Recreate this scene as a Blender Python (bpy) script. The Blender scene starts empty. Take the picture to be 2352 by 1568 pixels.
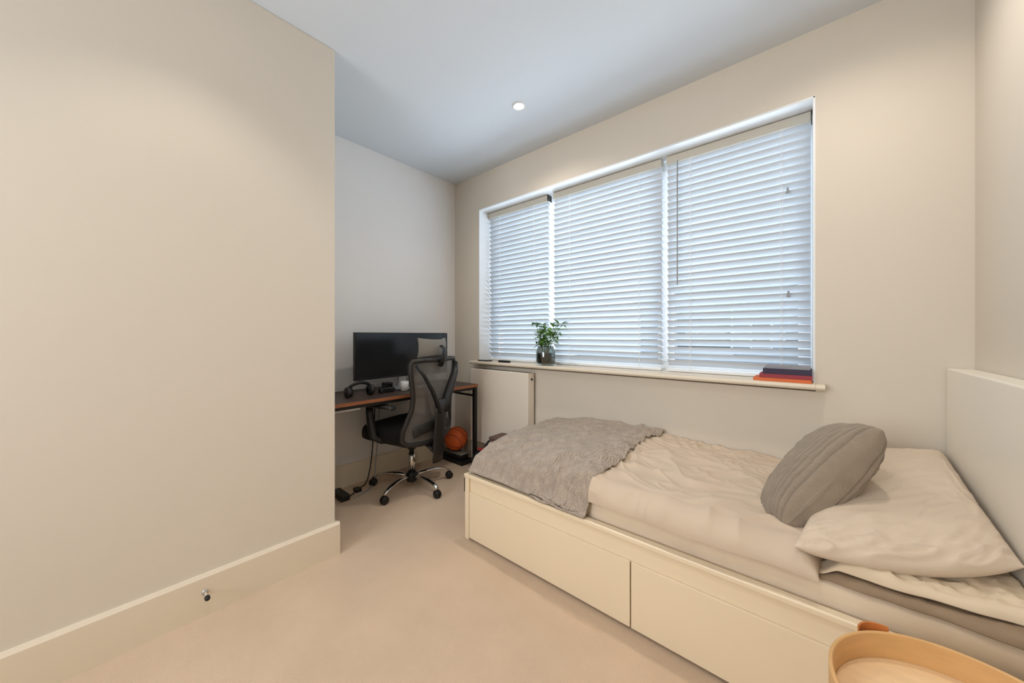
import bpy, bmesh, math, random
from mathutils import Vector, Matrix, noise, Euler
C = bpy.context.scene.collection
sc = bpy.context.scene
PI = math.pi
R = math.radians
random.seed(7)

# ------------------------------------------------------------------ camera
H = 1.15
cd = bpy.data.cameras.new('camera'); cam = bpy.data.objects.new('camera', cd); C.objects.link(cam)
cam.location = (0, 0, H); cam.rotation_euler = (PI/2, 0, R(40.789))
cd.sensor_width = 36; cd.lens = 36*802/2352; cd.shift_y = -14/2352; cd.clip_start = 0.02
sc.camera = cam
# ------------------------------------------------------------------ colour management
sc.view_settings.view_transform = 'Standard'; sc.view_settings.look = 'None'
sc.view_settings.gamma = 1; sc.view_settings.exposure = 0.10
sc.view_settings.use_curve_mapping = False
# ------------------------------------------------------------------ world: bright overcast sky
w = bpy.data.worlds.new('overcast_sky'); sc.world = w; w.use_nodes = True
bg = w.node_tree.nodes['Background']
bg.inputs[0].default_value = (0.80, 0.90, 1.0, 1); bg.inputs[1].default_value = 1.25
# ------------------------------------------------------------------ daylight through the window (sky light outside the glass)
SKY_W = 180
SPOT_W = 20
ld = bpy.data.lights.new('window_daylight', 'AREA'); ld.shape = 'RECTANGLE'; ld.size = 2.6; ld.size_y = 1.8
ld.energy = SKY_W; ld.color = (0.80, 0.90, 1.0)
lo = bpy.data.objects.new('window_daylight', ld); C.objects.link(lo)
lo.location = (-1.18, 3.3, 1.9); lo.rotation_euler = (R(-82), 0, 0)   # shines towards -y, into the room
ld = bpy.data.lights.new('rear_fill_light', 'AREA'); ld.shape = 'RECTANGLE'; ld.size = 1.5; ld.size_y = 1.3
ld.energy = 56; ld.color = (0.93, 0.96, 1.0)
lo = bpy.data.objects.new('rear_fill_light', ld); C.objects.link(lo)
lo.location = (-1.15, -2.35, 1.6); lo.rotation_euler = (R(90), 0, 0)    # added fill light, outside the made-up window behind the camera

# room constants (metres)
XL, YC = -1.907, 0.784        # foreground wall plane and its corner
XF, YW, XR = -2.71, 2.268, 0.49
YB = -1.9                     # behind the camera
HC = 2.65
WX0, WX1, WZ0, WZ1 = -2.365, 0.008, 0.905, 2.325   # window opening
YO = 2.56                     # outer face of window wall

# ------------------------------------------------------------------ materials
MATS = {}
def mat(name, col, rough=0.5, metal=0, bump=0, bscale=100, bdist=0.002, var=0, vscale=5, spec=0.5, sheen=0, coat=0, ndetail=3, stretch=None):
    if name in MATS: return MATS[name]
    m = bpy.data.materials.new(name); m.use_nodes = True; nt = m.node_tree; N = nt.nodes; L = nt.links
    b = N['Principled BSDF']
    c = tuple(((v/12.92) if v <= 0.04045 else ((v+0.055)/1.055)**2.4) for v in [x/255 for x in col])
    b.inputs['Base Color'].default_value = (*c, 1)
    b.inputs['Roughness'].default_value = rough; b.inputs['Metallic'].default_value = metal
    b.inputs['Specular IOR Level'].default_value = spec
    if sheen: b.inputs['Sheen Weight'].default_value = sheen
    if coat: b.inputs['Coat Weight'].default_value = coat
    tc = N.new('ShaderNodeTexCoord'); mp = N.new('ShaderNodeMapping'); L.new(tc.outputs['Object'], mp.inputs[0])
    if stretch: mp.inputs['Scale'].default_value = stretch
    if var:
        n = N.new('ShaderNodeTexNoise'); n.inputs['Scale'].default_value = vscale; n.inputs['Detail'].default_value = 4
        L.new(mp.outputs[0], n.inputs['Vector'])
        mr = N.new('ShaderNodeMapRange'); mr.inputs[1].default_value = .3; mr.inputs[2].default_value = .7
        mr.inputs[3].default_value = 1-var; mr.inputs[4].default_value = 1+var
        L.new(n.outputs['Fac'], mr.inputs[0])
        mx = N.new('ShaderNodeVectorMath'); mx.operation = 'SCALE'; mx.inputs[0].default_value = c
        L.new(mr.outputs[0], mx.inputs['Scale']); L.new(mx.outputs[0], b.inputs['Base Color'])
    if bump:
        n = N.new('ShaderNodeTexNoise'); n.inputs['Scale'].default_value = bscale; n.inputs['Detail'].default_value = ndetail
        L.new(mp.outputs[0], n.inputs['Vector'])
        bp = N.new('ShaderNodeBump'); bp.inputs['Strength'].default_value = bump; bp.inputs['Distance'].default_value = bdist
        L.new(n.outputs['Fac'], bp.inputs['Height']); L.new(bp.outputs[0], b.inputs['Normal'])
    MATS[name] = m
    return m
def wavemat(name, col, scale, bump, dist, direction='X', var=.05, rough=.9, nb_=(600, .4, .0006)):
    """woven / knitted cloth: fine noise plus a band pattern"""
    m = mat(name, col, rough, bump=nb_[1], bscale=nb_[0], bdist=nb_[2], var=var, vscale=22, spec=.2, sheen=.25)
    nt = m.node_tree; N = nt.nodes; L = nt.links; b = N['Principled BSDF']
    wv = N.new('ShaderNodeTexWave'); wv.bands_direction = direction; wv.inputs['Scale'].default_value = scale
    wv.inputs['Distortion'].default_value = 6 if name == 'throw_weave' else 3; wv.inputs['Detail'].default_value = 2; wv.inputs['Detail Scale'].default_value = 2
    tc = N['Texture Coordinate']; L.new(tc.outputs['Object'], wv.inputs['Vector'])
    old = b.inputs['Normal'].links[0].from_node
    bp = N.new('ShaderNodeBump'); bp.inputs['Strength'].default_value = bump; bp.inputs['Distance'].default_value = dist
    L.new(wv.outputs['Fac'], bp.inputs['Height']); L.new(old.outputs[0], bp.inputs['Normal']); L.new(bp.outputs[0], b.inputs['Normal'])
    return m
M_wall = mat('wall_paint', (220, 211, 197), .75, bump=.12, bscale=220, bdist=.0008, var=.012, vscale=1.2, spec=.25)
M_ceil = mat('ceiling_paint', (216, 222, 228), .85, bump=.1, bscale=200, bdist=.0008, var=.01, vscale=1, spec=.2)
M_trim = mat('trim_gloss', (228, 216, 196), .35, var=.01, vscale=3)
M_reveal = mat('window_white', (236, 238, 240), .4, var=.008, vscale=4)
M_upvc = mat('frame_white', (238, 240, 242), .3, var=.005, vscale=4)
M_carpet = mat('carpet', (222, 196, 168), .97, bump=.9, bscale=420, bdist=.004, var=.06, vscale=3.2, spec=.08, sheen=.2)
M_bed = mat('cream_lacquer', (236, 219, 190), .32, var=.01, vscale=2)
M_head = mat('white_lacquer', (240, 234, 221), .35, var=.01, vscale=2)
M_matt = mat('mattress_ticking', (230, 212, 188), .9, bump=.3, bscale=300, bdist=.001, var=.03, vscale=14, spec=.15)
M_duvet = mat('duvet_cotton', (208, 190, 169), .92, bump=.25, bscale=500, bdist=.0008, var=.025, vscale=6, spec=.15, sheen=.15)
M_pillow = mat('pillow_cotton', (216, 199, 178), .92, bump=.25, bscale=500, bdist=.0008, var=.02, vscale=6, spec=.15, sheen=.15)
M_sheet = mat('folded_sheet', (222, 204, 178), .92, bump=.25, bscale=400, bdist=.0008, var=.02, vscale=9, spec=.15)
M_taupe = mat('taupe_cloth', (150, 130, 108), .95, bump=.5, bscale=300, bdist=.001, var=.06, vscale=18, spec=.1)
M_throw = wavemat('throw_weave', (177, 162, 147), 24, .6, .006, 'X', .14, nb_=(110, 1.0, .006))
M_rib = wavemat('cushion_knit', (150, 137, 121), 60, .3, .0015, 'Y', .06)
M_rad = mat('radiator_enamel', (238, 227, 212), .35, var=.008, vscale=3)
M_chrome = mat('chrome', (215, 213, 210), .12, 1, var=.01)
M_black = mat('black_plastic', (20, 20, 21), .45, var=.1, vscale=20)
M_blackf = mat('black_fabric', (16, 16, 17), .9, bump=.5, bscale=500, bdist=.001, var=.1, vscale=30)
M_char = mat('charcoal_plastic', (38, 35, 33), .5, var=.06, vscale=15)
M_bmetal = mat('black_powder_metal', (24, 22, 21), .45, .3, bump=.1, bscale=400)
M_screen = mat('dark_screen', (22, 23, 25), .22, var=.05, vscale=3)
M_desk = mat('desk_dark_wood', (70, 56, 50), .5, bump=.15, bscale=30, var=.12, vscale=6, stretch=(8, 1, 8))
M_edge = mat('desk_brown_edge', (150, 92, 58), .5, var=.15, vscale=6, stretch=(8, 1, 8))
M_ball = mat('orange_rubber', (228, 104, 46), .6, bump=.6, bscale=500, bdist=.001, var=.05, vscale=12)
M_seam = mat('black_seam', (30, 20, 16), .7)
M_lid = mat('grey_lid', (120, 118, 112), .5, var=.05)
M_red = mat('red_cloth', (150, 40, 42), .8, var=.1, vscale=20)
M_brownb = mat('brown_board', (104, 82, 72), .7, var=.08, vscale=8)
M_silver = mat('silver_metal', (190, 190, 190), .3, .8, var=.02)
M_white = mat('white_plastic', (225, 225, 225), .4, var=.01)
M_book = {n: mat('book_'+n, c, .6, var=.05, vscale=20) for n, c in dict(grey=(150, 150, 156), navy=(50, 40, 66), maroon=(150, 52, 62), orange=(214, 108, 52)).items()}
M_paper = mat('paper', (226, 210, 186), .9, var=.06, vscale=80, stretch=(1, 1, 12))
M_leaf = mat('leaf_green', (96, 138, 62), .5, var=.3, vscale=25, spec=.4)
M_stem = mat('stem_green', (104, 130, 74), .6, var=.1)
M_soil = mat('dark_gravel', (44, 38, 32), .9, bump=1, bscale=90, bdist=.01, var=.4, vscale=60)
M_ply = mat('birch_ply', (242, 210, 166), .45, bump=.1, bscale=40, var=.05, vscale=5, stretch=(3, 14, 3))
M_plyin = mat('bent_ply_rim', (216, 172, 116), .45, bump=.1, bscale=40, var=.06, vscale=5, stretch=(3, 3, 14))
M_tan = mat('tan_handle', (196, 118, 58), .6, var=.06, vscale=30)
M_cord = mat('grey_cord', (150, 152, 154), .7)
M_brick = mat('house_render', (150, 158, 168), .9, bump=.3, bscale=20, var=.05, vscale=1)
M_roof = mat('house_slate', (70, 74, 80), .8, bump=.5, bscale=30, var=.15, vscale=3)
M_pane = mat('house_glass_dark', (30, 36, 44), .15)
M_ground = mat('outside_ground', (120, 122, 116), .95, var=.15, vscale=.6)

def glassmat(name, tint=(1, 1, 1), gloss=.08):
    m = bpy.data.materials.new(name); m.use_nodes = True; N = m.node_tree.nodes; L = m.node_tree.links; N.clear()
    o = N.new('ShaderNodeOutputMaterial'); t = N.new('ShaderNodeBsdfTransparent'); g = N.new('ShaderNodeBsdfGlossy')
    t.inputs[0].default_value = (*tint, 1); g.inputs['Roughness'].default_value = .03
    lw = N.new('ShaderNodeLayerWeight'); lw.inputs[0].default_value = .3
    mm = N.new('ShaderNodeMath'); mm.operation = 'MULTIPLY_ADD'; mm.inputs[1].default_value = .5; mm.inputs[2].default_value = gloss
    L.new(lw.outputs['Fresnel'], mm.inputs[0])
    x = N.new('ShaderNodeMixShader'); L.new(mm.outputs[0], x.inputs[0]); L.new(t.outputs[0], x.inputs[1]); L.new(g.outputs[0], x.inputs[2]); L.new(x.outputs[0], o.inputs[0])
    return m
M_glass = glassmat('window_glass', (.97, .99, 1), .03)
M_jar = glassmat('jar_glass', (.70, .74, .72), .08)
def slatmat():
    m = mat('blind_slat', (204, 209, 214), .45, var=.006, vscale=8); N = m.node_tree.nodes; L = m.node_tree.links
    b = N['Principled BSDF']; o = N['Material Output']
    t = N.new('ShaderNodeBsdfTranslucent'); t.inputs[0].default_value = (.80, .90, 1, 1)
    x = N.new('ShaderNodeMixShader'); x.inputs[0].default_value = .05
    L.new(b.outputs[0], x.inputs[1]); L.new(t.outputs[0], x.inputs[2]); L.new(x.outputs[0], o.inputs[0])
    return m
M_slat = slatmat()
def meshmat():
    """woven mesh of the chair back: alternating threads and holes"""
    m = mat('chair_mesh', (112, 108, 104), .8); N = m.node_tree.nodes; L = m.node_tree.links
    b = N['Principled BSDF']; o = N['Material Output']; t = N.new('ShaderNodeBsdfTransparent')
    x = N.new('ShaderNodeMixShader'); x.inputs[0].default_value = .24
    L.new(b.outputs[0], x.inputs[1]); L.new(t.outputs[0], x.inputs[2]); L.new(x.outputs[0], o.inputs[0])
    return m
M_mesh = meshmat()
def emitmat(name, col, s):
    m = bpy.data.materials.new(name); m.use_nodes = True; b = m.node_tree.nodes['Principled BSDF']
    b.inputs['Emission Color'].default_value = (*col, 1); b.inputs['Emission Strength'].default_value = s
    return m
M_lamp = emitmat('lamp_glow', (1, .90, .74), 12)

# ------------------------------------------------------------------ mesh helpers
def nb(): return bmesh.new()
def box(bm, x0, x1, y0, y1, z0, z1, M=None):
    vs = [bm.verts.new((x, y, z)) for x in (x0, x1) for y in (y0, y1) for z in (z0, z1)]
    for f in ((0,1,3,2), (4,6,7,5), (0,4,5,1), (2,3,7,6), (0,2,6,4), (1,5,7,3)): bm.faces.new([vs[i] for i in f])
    if M is not None: bmesh.ops.transform(bm, matrix=M, verts=vs)
    return vs
def tube(bm, pts, r, seg=10, closed=False, flat=None, cap=True):
    """swept tube; r number or list; flat=(sx,sy) scales the section along its frame"""
    pts = [Vector(p) for p in pts]; n = len(pts)
    rs = r if isinstance(r, (list, tuple)) else [r]*n
    sx, sy = flat if flat else (1, 1)
    rings = []; up = None
    for i, p in enumerate(pts):
        a = pts[(i-1) % n] if (closed or i > 0) else p; b = pts[(i+1) % n] if (closed or i < n-1) else p
        t = (b-a).normalized()
        if up is None:
            up = Vector((0, 0, 1)) if abs(t.z) < .9 else Vector((0, 1, 0))
        s = t.cross(up).normalized(); up = s.cross(t).normalized()
        rings.append([bm.verts.new(p + s*math.cos(2*PI*k/seg)*rs[i]*sx + up*math.sin(2*PI*k/seg)*rs[i]*sy) for k in range(seg)])
    for i in range(n if closed else n-1):
        A, B = rings[i], rings[(i+1) % n]
        for k in range(seg): bm.faces.new((A[k], A[(k+1) % seg], B[(k+1) % seg], B[k]))
    if not closed and cap:
        bm.faces.new(rings[0][::-1]); bm.faces.new(rings[-1])
def lathe(bm, prof, c=(0, 0, 0), seg=32, axis='z'):
    """prof: list of (r, z). ends at r=0 are closed"""
    rings = []
    def P(r, z, a):
        q = (r*math.cos(a), r*math.sin(a), z)
        if axis == 'x': q = (q[2], q[0], q[1])
        if axis == 'y': q = (q[0], q[2], q[1])
        return (q[0]+c[0], q[1]+c[1], q[2]+c[2])
    for r, z in prof:
        if r < 1e-6: rings.append([bm.verts.new(P(0, z, 0))])
        else: rings.append([bm.verts.new(P(r, z, 2*PI*k/seg)) for k in range(seg)])
    for A, B in zip(rings[:-1], rings[1:]):
        for k in range(seg):
            a = A if len(A) > 1 else None; b = B if len(B) > 1 else None; k2 = (k+1) % seg
            if a and b: bm.faces.new((a[k], a[k2], b[k2], b[k]))
            elif a: bm.faces.new((a[k], a[k2], B[0]))
            elif b: bm.faces.new((A[0], b[k2], b[k]))
def prism(bm, pts, axis, a, b):
    """polygon of 2d pts extruded along axis between a and b"""
    def P(p, t):
        return {'x': (t, p[0], p[1]), 'y': (p[0], t, p[1]), 'z': (p[0], p[1], t)}[axis]
    A = [bm.verts.new(P(p, a)) for p in pts]; B = [bm.verts.new(P(p, b)) for p in pts]
    n = len(pts)
    bm.faces.new(A); bm.faces.new(B[::-1])
    for k in range(n): bm.faces.new((A[k], B[k], B[(k+1) % n], A[(k+1) % n]))
def woff(p):
    v = Vector((0, 0, 0))
    while p: v += p.location; p = p.parent
    return v
def obj(name, bm, m, parent=None, smooth=False, bevel=0, bseg=2, local=False, solid=0, subsurf=0, autosm=None, label=None):
    if parent is not None and not local: bmesh.ops.translate(bm, verts=bm.verts, vec=-woff(parent))
    bmesh.ops.recalc_face_normals(bm, faces=bm.faces)
    me = bpy.data.meshes.new(name); bm.to_mesh(me); bm.free()
    o = bpy.data.objects.new(name, me); C.objects.link(o); me.materials.append(m)
    if parent is not None: o.parent = parent
    if smooth:
        for p in me.polygons: p.use_smooth = True
    if solid:
        s = o.modifiers.new('solid', 'SOLIDIFY'); s.thickness = solid; s.offset = -1
    if bevel:
        b = o.modifiers.new('bevel', 'BEVEL'); b.width = bevel; b.segments = bseg; b.limit_method = 'ANGLE'; b.angle_limit = R(40)
        b.harden_normals = False
    if subsurf:
        s = o.modifiers.new('sub', 'SUBSURF'); s.levels = subsurf; s.render_levels = subsurf
    if label: o['label'] = label
    return o
def tag(o, label, cat, group=None, kind=None):
    o['label'] = label; o['category'] = cat
    if group: o['group'] = group
    if kind: o['kind'] = kind
    return o
def thing(name, label, cat, loc=(0, 0, 0), rotz=0, group=None):
    o = bpy.data.objects.new(name, None); C.objects.link(o); o.empty_display_size = .1
    o.location = loc; o.rotation_euler = (0, 0, rotz)
    return tag(o, label, cat, group)
def struct(name, bm, m, label=None, **k):
    o = obj(name, bm, m, **k)
    if 'parent' not in k or k['parent'] is None: o['kind'] = 'structure'
    if label: o['label'] = label
    return o

# ------------------------------------------------------------------ room shell
T = .12
b = nb(); box(b, XF-T, XR+T, YB-T, YO, -.1, 0); struct('floor', b, M_carpet)
b = nb(); box(b, XF-T, XR+T, YB-T, YO, HC, HC+.12); struct('ceiling', b, M_ceil)
b = nb(); box(b, XF-T, XF, YC-.3, YO, 0, HC); struct('wall_far', b, mat('daylit_wall_paint', (234, 232, 230), .8, bump=.1, bscale=200, bdist=.0008, var=.01, vscale=1, spec=.2))  # cool daylight on the far wall is put into its whiter colour
b = nb(); box(b, XR, XR+T, YB-T, YO, 0, HC); struct('wall_right', b, M_wall)
b = nb(); box(b, XL-.12, -1.85, YB-T, YB, 0, HC); box(b, -.35, XR, YB-T, YB, 0, HC); box(b, -1.85, -.35, YB-T, YB, 0, .95); box(b, -1.85, -.35, YB-T, YB, 2.25, HC); struct('wall_rear', b, M_wall)
w2 = bpy.data.objects.new('fill_window', None); C.objects.link(w2); w2.location = (-1.1, YB-.05, .95); w2['kind'] = 'structure'; w2['label'] = 'added window behind the camera for fill light'  # made-up rear window, added to let in soft fill light
b = nb()
for x0, x1, z0, z1 in ((-1.85, -1.79, .95, 2.25), (-.41, -.35, .95, 2.25), (-1.79, -.41, .95, 1.01), (-1.79, -.41, 2.19, 2.25), (-1.13, -1.07, 1.01, 2.19)): box(b, x0, x1, YB-.09, YB-.03, z0, z1)
REAR = (w2, b)
b = nb(); prism(b, [(XL, YB), (XL, YC), (XF, YC), (XF, YC-.12), (XL-.12, YC-.12), (XL-.12, YB)], 'z', 0, HC); struct('wall_left', b, M_wall, bevel=.004)
b = nb()
box(b, XF, WX0, YW, YO, 0, HC); box(b, WX1, XR, YW, YO, 0, HC)
box(b, WX0, WX1, YW, YO, WZ1, HC); box(b, WX0, WX1, YW, YO, 0, WZ0-.03)
struct('wall_window', b, M_wall)
def skirt(name, p0, p1, n, h=.168, t=.018):
    """skirting from p0 to p1 with a small sloped top; n = direction into the room"""
    b = nb(); p0 = Vector(p0); p1 = Vector(p1); n = Vector(n)
    prof = [(0, 0), (t, 0), (t, h-.012), (t-.008, h), (0, h)]
    A = [b.verts.new((p0.x+n.x*d, p0.y+n.y*d, z)) for d, z in prof]; B = [b.verts.new((p1.x+n.x*d, p1.y+n.y*d, z)) for d, z in prof]
    b.faces.new(A); b.faces.new(B[::-1])
    for k in range(5): b.faces.new((A[k], B[k], B[(k+1) % 5], A[(k+1) % 5]))
    struct(name, b, M_trim)
skirt('baseboard_left', (XL, YB), (XL, YC+.018), (1, 0, 0))
skirt('baseboard_nook', (XL, YC), (XF, YC), (0, 1, 0))
skirt('baseboard_far', (XF, YC), (XF, YW), (1, 0, 0))
skirt('baseboard_window', (XF, YW), (-1.5, YW), (0, -1, 0))
skirt('baseboard_right', (XR, YB), (XR, 1.25), (-1, 0, 0))
# white lining of the window recess: left cheek, right cheek, head
b = nb()
box(b, WX0-.001, WX0+.010, YW-.003, YO-.1, WZ0, WZ1); box(b, WX1-.010, WX1+.001, YW-.003, YO-.1, WZ0, WZ1)
box(b, WX0, WX1, YW-.003, YO-.1, WZ1-.010, WZ1+.001)
struct('trim_1', b, M_reveal, bevel=.002)
# window board with a rounded nose and horns past the opening
b = nb(); prof = [(YO-.1, .890), (YW-.075, .890), (YW-.083, .895), (YW-.086, .903), (YW-.083, .911), (YW-.075, .916), (YO-.1, .916)]
prism(b, prof, 'x', WX0-.0, WX1)
prism(b, [(YW, .890)] + prof[1:6] + [(YW, .916)], 'x', WX0-.045, WX0); prism(b, [(YW, .890)] + prof[1:6] + [(YW, .916)], 'x', WX1, WX1+.035)
struct('trim_2', b, M_trim, bevel=.002)

# window frame with three lights
b = REAR[1]; o_ = obj('window_frame', b, M_upvc, w2, bevel=.004)  # frame of the added rear window
wf = thing('window_1', 'white window frame behind the blinds', 'window', (-1.18, 2.5, .92)); wf['kind'] = 'structure'
del wf['category']
b = nb(); FX0, FX1, FZ0, FZ1 = WX0+.01, WX1-.01, .916, WZ1-.01
box(b, FX0, FX0+.06, 2.46, 2.53, FZ0, FZ1); box(b, FX1-.06, FX1, 2.46, 2.53, FZ0, FZ1)
box(b, FX0+.06, FX1-.06, 2.46, 2.53, FZ0, FZ0+.06); box(b, FX0+.06, FX1-.06, 2.46, 2.53, FZ1-.06, FZ1)
box(b, -.800, -.715, 2.445, 2.53, FZ0+.06, FZ1-.06)
obj('window_frame', b, M_upvc, wf, bevel=.004)
for x0, x1 in ((FX0+.06, -.800), (-.715, FX1-.06)):
    b = nb(); box(b, x0-.01, x1+.01, 2.493, 2.499, FZ0+.05, FZ1-.05); obj('window_pane', b, M_glass, wf)

# ------------------------------------------------------------------ venetian blinds
def blind(label, x0, x1, wand=None, cords=(), toggles=(), bracket=True):
    yc = 2.405; zt, zb = 2.311, .932
    t = thing('venetian_blind', label, 'blind', ((x0+x1)/2, yc, zb-.014), 0, 'venetian blinds in the window')
    b = nb(); box(b, x0, x1, yc-.028, yc+.024, zt-.05, zt); obj('headrail', b, mat('headrail_shaded', (206, 200, 186), .5, var=.01), t, bevel=.003)  # shade on the headrail is put into its warm grey
    if bracket:
        b = nb(); box(b, x1+.0005, x1+.004, yc-.034, yc+.028, zt-.050, zt); obj('end_bracket', b, M_char, t)
    b = nb(); pitch = .0425; a = R(48); n = int((zt-.065-zb)/pitch)+0; wd = .05
    for i in range(n+1):
        z = zt-.0615-(n-i)*pitch + random.uniform(-.0012, .0012); aa = a + random.uniform(-.02, .02); sag = random.uniform(-.0012, .0012)
        top = []; bot = []
        NX = 5
        for j in range(NX+1):
            x = x0+.002+(x1-x0-.004)*j/NX
            zz = z + sag*math.sin(PI*j/NX*2)
            row = []
            for k in range(5):
                s = (k/4-.5)*wd; crown = .0022*(1-(2*k/4-1)**2)
                # inner edge (towards the room, -y) is up, outer edge down
                y = yc - s*math.cos(aa) + crown*math.sin(aa); zq = zz + s*math.sin(aa) + crown*math.cos(aa)
                row.append((x, y, zq))
            top.append([b.verts.new(p) for p in row]); bot.append([b.verts.new((p[0], p[1]-.0022*math.sin(aa), p[2]-.0022*math.cos(aa))) for p in row])
        for j in range(NX):
            for k in range(4):
                b.faces.new((top[j][k], top[j+1][k], top[j+1][k+1], top[j][k+1])); b.faces.new((bot[j][k], bot[j][k+1], bot[j+1][k+1], bot[j+1][k]))
            b.faces.new((top[j][0], bot[j][0], bot[j+1][0], top[j+1][0])); b.faces.new((top[j][4], top[j+1][4], bot[j+1][4], bot[j][4]))
    obj('slats', b, M_slat, t, smooth=True)
    b = nb(); box(b, x0+.002, x1-.002, yc-.024, yc+.024, zb-.014, zb+.004); obj('bottom_rail', b, M_reveal, t, bevel=.003)
    for cx in cords:
        b = nb()
        for s in (-1, 1): tube(b, [(cx+s*.004, yc-.0305, zt-.05), (cx+s*.004, yc-.0305, zb)], .0012, 5)
        obj('ladder_cord', b, M_reveal, t)
    if wand:
        b = nb(); tube(b, [(wand, yc-.046, zt-.06), (wand, yc-.046, 1.47)], .004, 8); tube(b, [(wand, yc-.026, zt-.045), (wand, yc-.046, zt-.06)], .003, 6); obj('tilt_wand', b, M_cord, t)
    for cx, cz in toggles:
        b = nb(); lathe(b, [(0, .018), (.004, .016), (.008, -.012), (.007, -.018), (0, -.018)], (cx, yc-.041, cz), 10); obj('cord_toggle', b, M_cord, t)
    return t
blind('narrow venetian blind at the desk end, left of the bright gap', WX0+.014, -1.663, cords=(-2.2, -1.8))
blind('wide middle venetian blind behind the potted plant', -1.612, -.757, cords=(-1.45, -.9), bracket=False)
blind('right venetian blind with tilt wand, above the stack of books', -.724, WX1-.016, wand=-.652, cords=(-.58, -.13), toggles=((-.103, 1.92), (-.100, 1.37)))

# ------------------------------------------------------------------ outside
b = nb(); box(b, -40, 40, 4, 70, -3.3, -3.2); struct('ground', b, M_ground)
hs = thing('house', 'grey neighbouring house seen through the slats of the right blind', 'building', (0, 20, -3.2))
b = nb(); box(b, -6, 4.6, 16, 24, -3.2, 2.7); obj('wall', b, M_brick, hs)
b = nb(); prism(b, [(15.7, 2.6), (20, 4.4), (24.3, 2.6)], 'x', -6.3, 4.9); obj('roof', b, M_roof, hs)
for x0, x1, z0, z1 in ((-4.4, -2.45, .45, 2.1), (-1.75, -1.2, .7, 1.6), (-.75, -.3, .8, 1.3), (2.6, 3.8, .4, 1.9)):
    b = nb(); box(b, x0-.08, x1+.08, 15.93, 16.05, z0-.08, z1+.08); f = obj('window_surround', b, M_upvc, hs)
    b = nb(); box(b, x0, x1, 15.9, 15.95, z0, z1); obj('dark_pane', b, M_pane, f)

# ------------------------------------------------------------------ downlights
def downlight(x, y, label, k=1.0, cone=150):
    t = thing('downlight', label, 'ceiling light', (x, y, HC), 0, 'recessed ceiling downlights')
    b = nb(); lathe(b, [(.030, -.001), (.030, -.004), (.036, -.007), (.043, -.005), (.045, 0.0)], (x, y, HC), 40); obj('bezel', b, M_white, t, smooth=True)
    b = nb(); lathe(b, [(0, -.0045), (.020, -.0042), (.031, -.0025), (.031, -.001), (0, -.001)], (x, y, HC), 32); obj('lens', b, M_lamp, t, smooth=True)
    for nm, wt, ang, bl, cz in (('beam', SPOT_W, cone, 1.0 if cone > 120 else .55, -.012),):
        l = bpy.data.lights.new('downlight_beam', 'SPOT'); l.energy = wt*k; l.spot_size = R(ang); l.spot_blend = bl; l.shadow_soft_size = .03; l.color = (1, .90, .79)
        o = bpy.data.objects.new('downlight_beam', l); C.objects.link(o); o.location = (0, 0, cz); o.parent = t
downlight(-1.457, 1.758, 'small lit recessed downlight in the ceiling by the window', 1.7)
downlight(-1.42, .20, 'recessed downlight over the carpet near the plain left wall', .62, 100)
downlight(.10, 1.72, 'recessed downlight over the bed beside the right wall', 1.35)
downlight(-.25, .0, 'added unseen fill downlight in the middle of the ceiling', 1.5)  # added out of view to even out the brightness
downlight(-.9, -1.3, 'added unseen fill downlight at the back of the room')  # another unseen lamp, added to lift the overall brightness

# ------------------------------------------------------------------ radiator
rd = thing('radiator', 'white flat-panel radiator under the left end of the window sill', 'radiator', (-2.05, 2.2, .12))
RX0, RX1, RY0, RZ0, RZ1 = -2.37, -1.70, 2.165, .20, .850
b = nb(); box(b, RX0, RX1, RY0, RY0+.012, RZ0, RZ1); obj('front_panel', b, M_rad, rd, bevel=.005)
b = nb(); box(b, RX0+.01, RX1-.01, RY0+.06, RY0+.072, RZ0, RZ1-.01); obj('rear_panel', b, M_rad, rd, bevel=.003)
b = nb()
for k in range(22):
    x = RX0+.02+k*(RX1-RX0-.04)/21; box(b, x-.0015, x+.0015, RY0+.014, RY0+.058, RZ0+.02, RZ1-.02)
obj('fins', b, M_rad, rd)
for x in (RX0, RX1-.004):
    b = nb(); box(b, x, x+.004, RY0+.012, RY0+.075, RZ0+.02, RZ1-.002); obj('side_panel', b, M_rad, rd, bevel=.001)
b = nb(); box(b, RX0, RX1, RY0+.012, RY0+.075, RZ1-.004, RZ1)
obj('top_grille', b, M_rad, rd)
b = nb()
for k in range(24):
    x = RX0+.02+k*(RX1-RX0-.04)/23; box(b, x-.008, x+.008, RY0+.025, RY0+.062, RZ1, RZ1+.0008)
obj('grille_slots', b, M_char, rd)
b = nb(); lathe(b, [(0, 0), (.009, 0), (.009, .006), (.006, .010), (0, .010)], (RX1, RY0+.043, .80), 14, 'x'); obj('bleed_plug', b, M_char, rd, smooth=True)
b = nb(); tube(b, [(RX1+.02, RY0+.04, 0), (RX1+.02, RY0+.04, .15), (RX1+.02, RY0+.04, .19)], .0075, 10); tube(b, [(RX1+.02, RY0+.04, .19), (RX1-.01, RY0+.04, .19)], .008, 10); obj('pipe', b, M_white, rd, smooth=True)
b = nb(); tube(b, [(RX0-.02, RY0+.04, 0), (RX0-.02, RY0+.04, .19)], .0075, 10); tube(b, [(RX0-.02, RY0+.04, .19), (RX0+.01, RY0+.04, .19)], .008, 10); obj('pipe', b, M_white, rd, smooth=True)
for x in (RX0+.12, RX1-.12):
    b = nb(); box(b, x-.015, x+.015, RY0+.075, YW-.0005, RZ0+.05, RZ1-.08); obj('wall_bracket', b, M_rad, rd)

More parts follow.
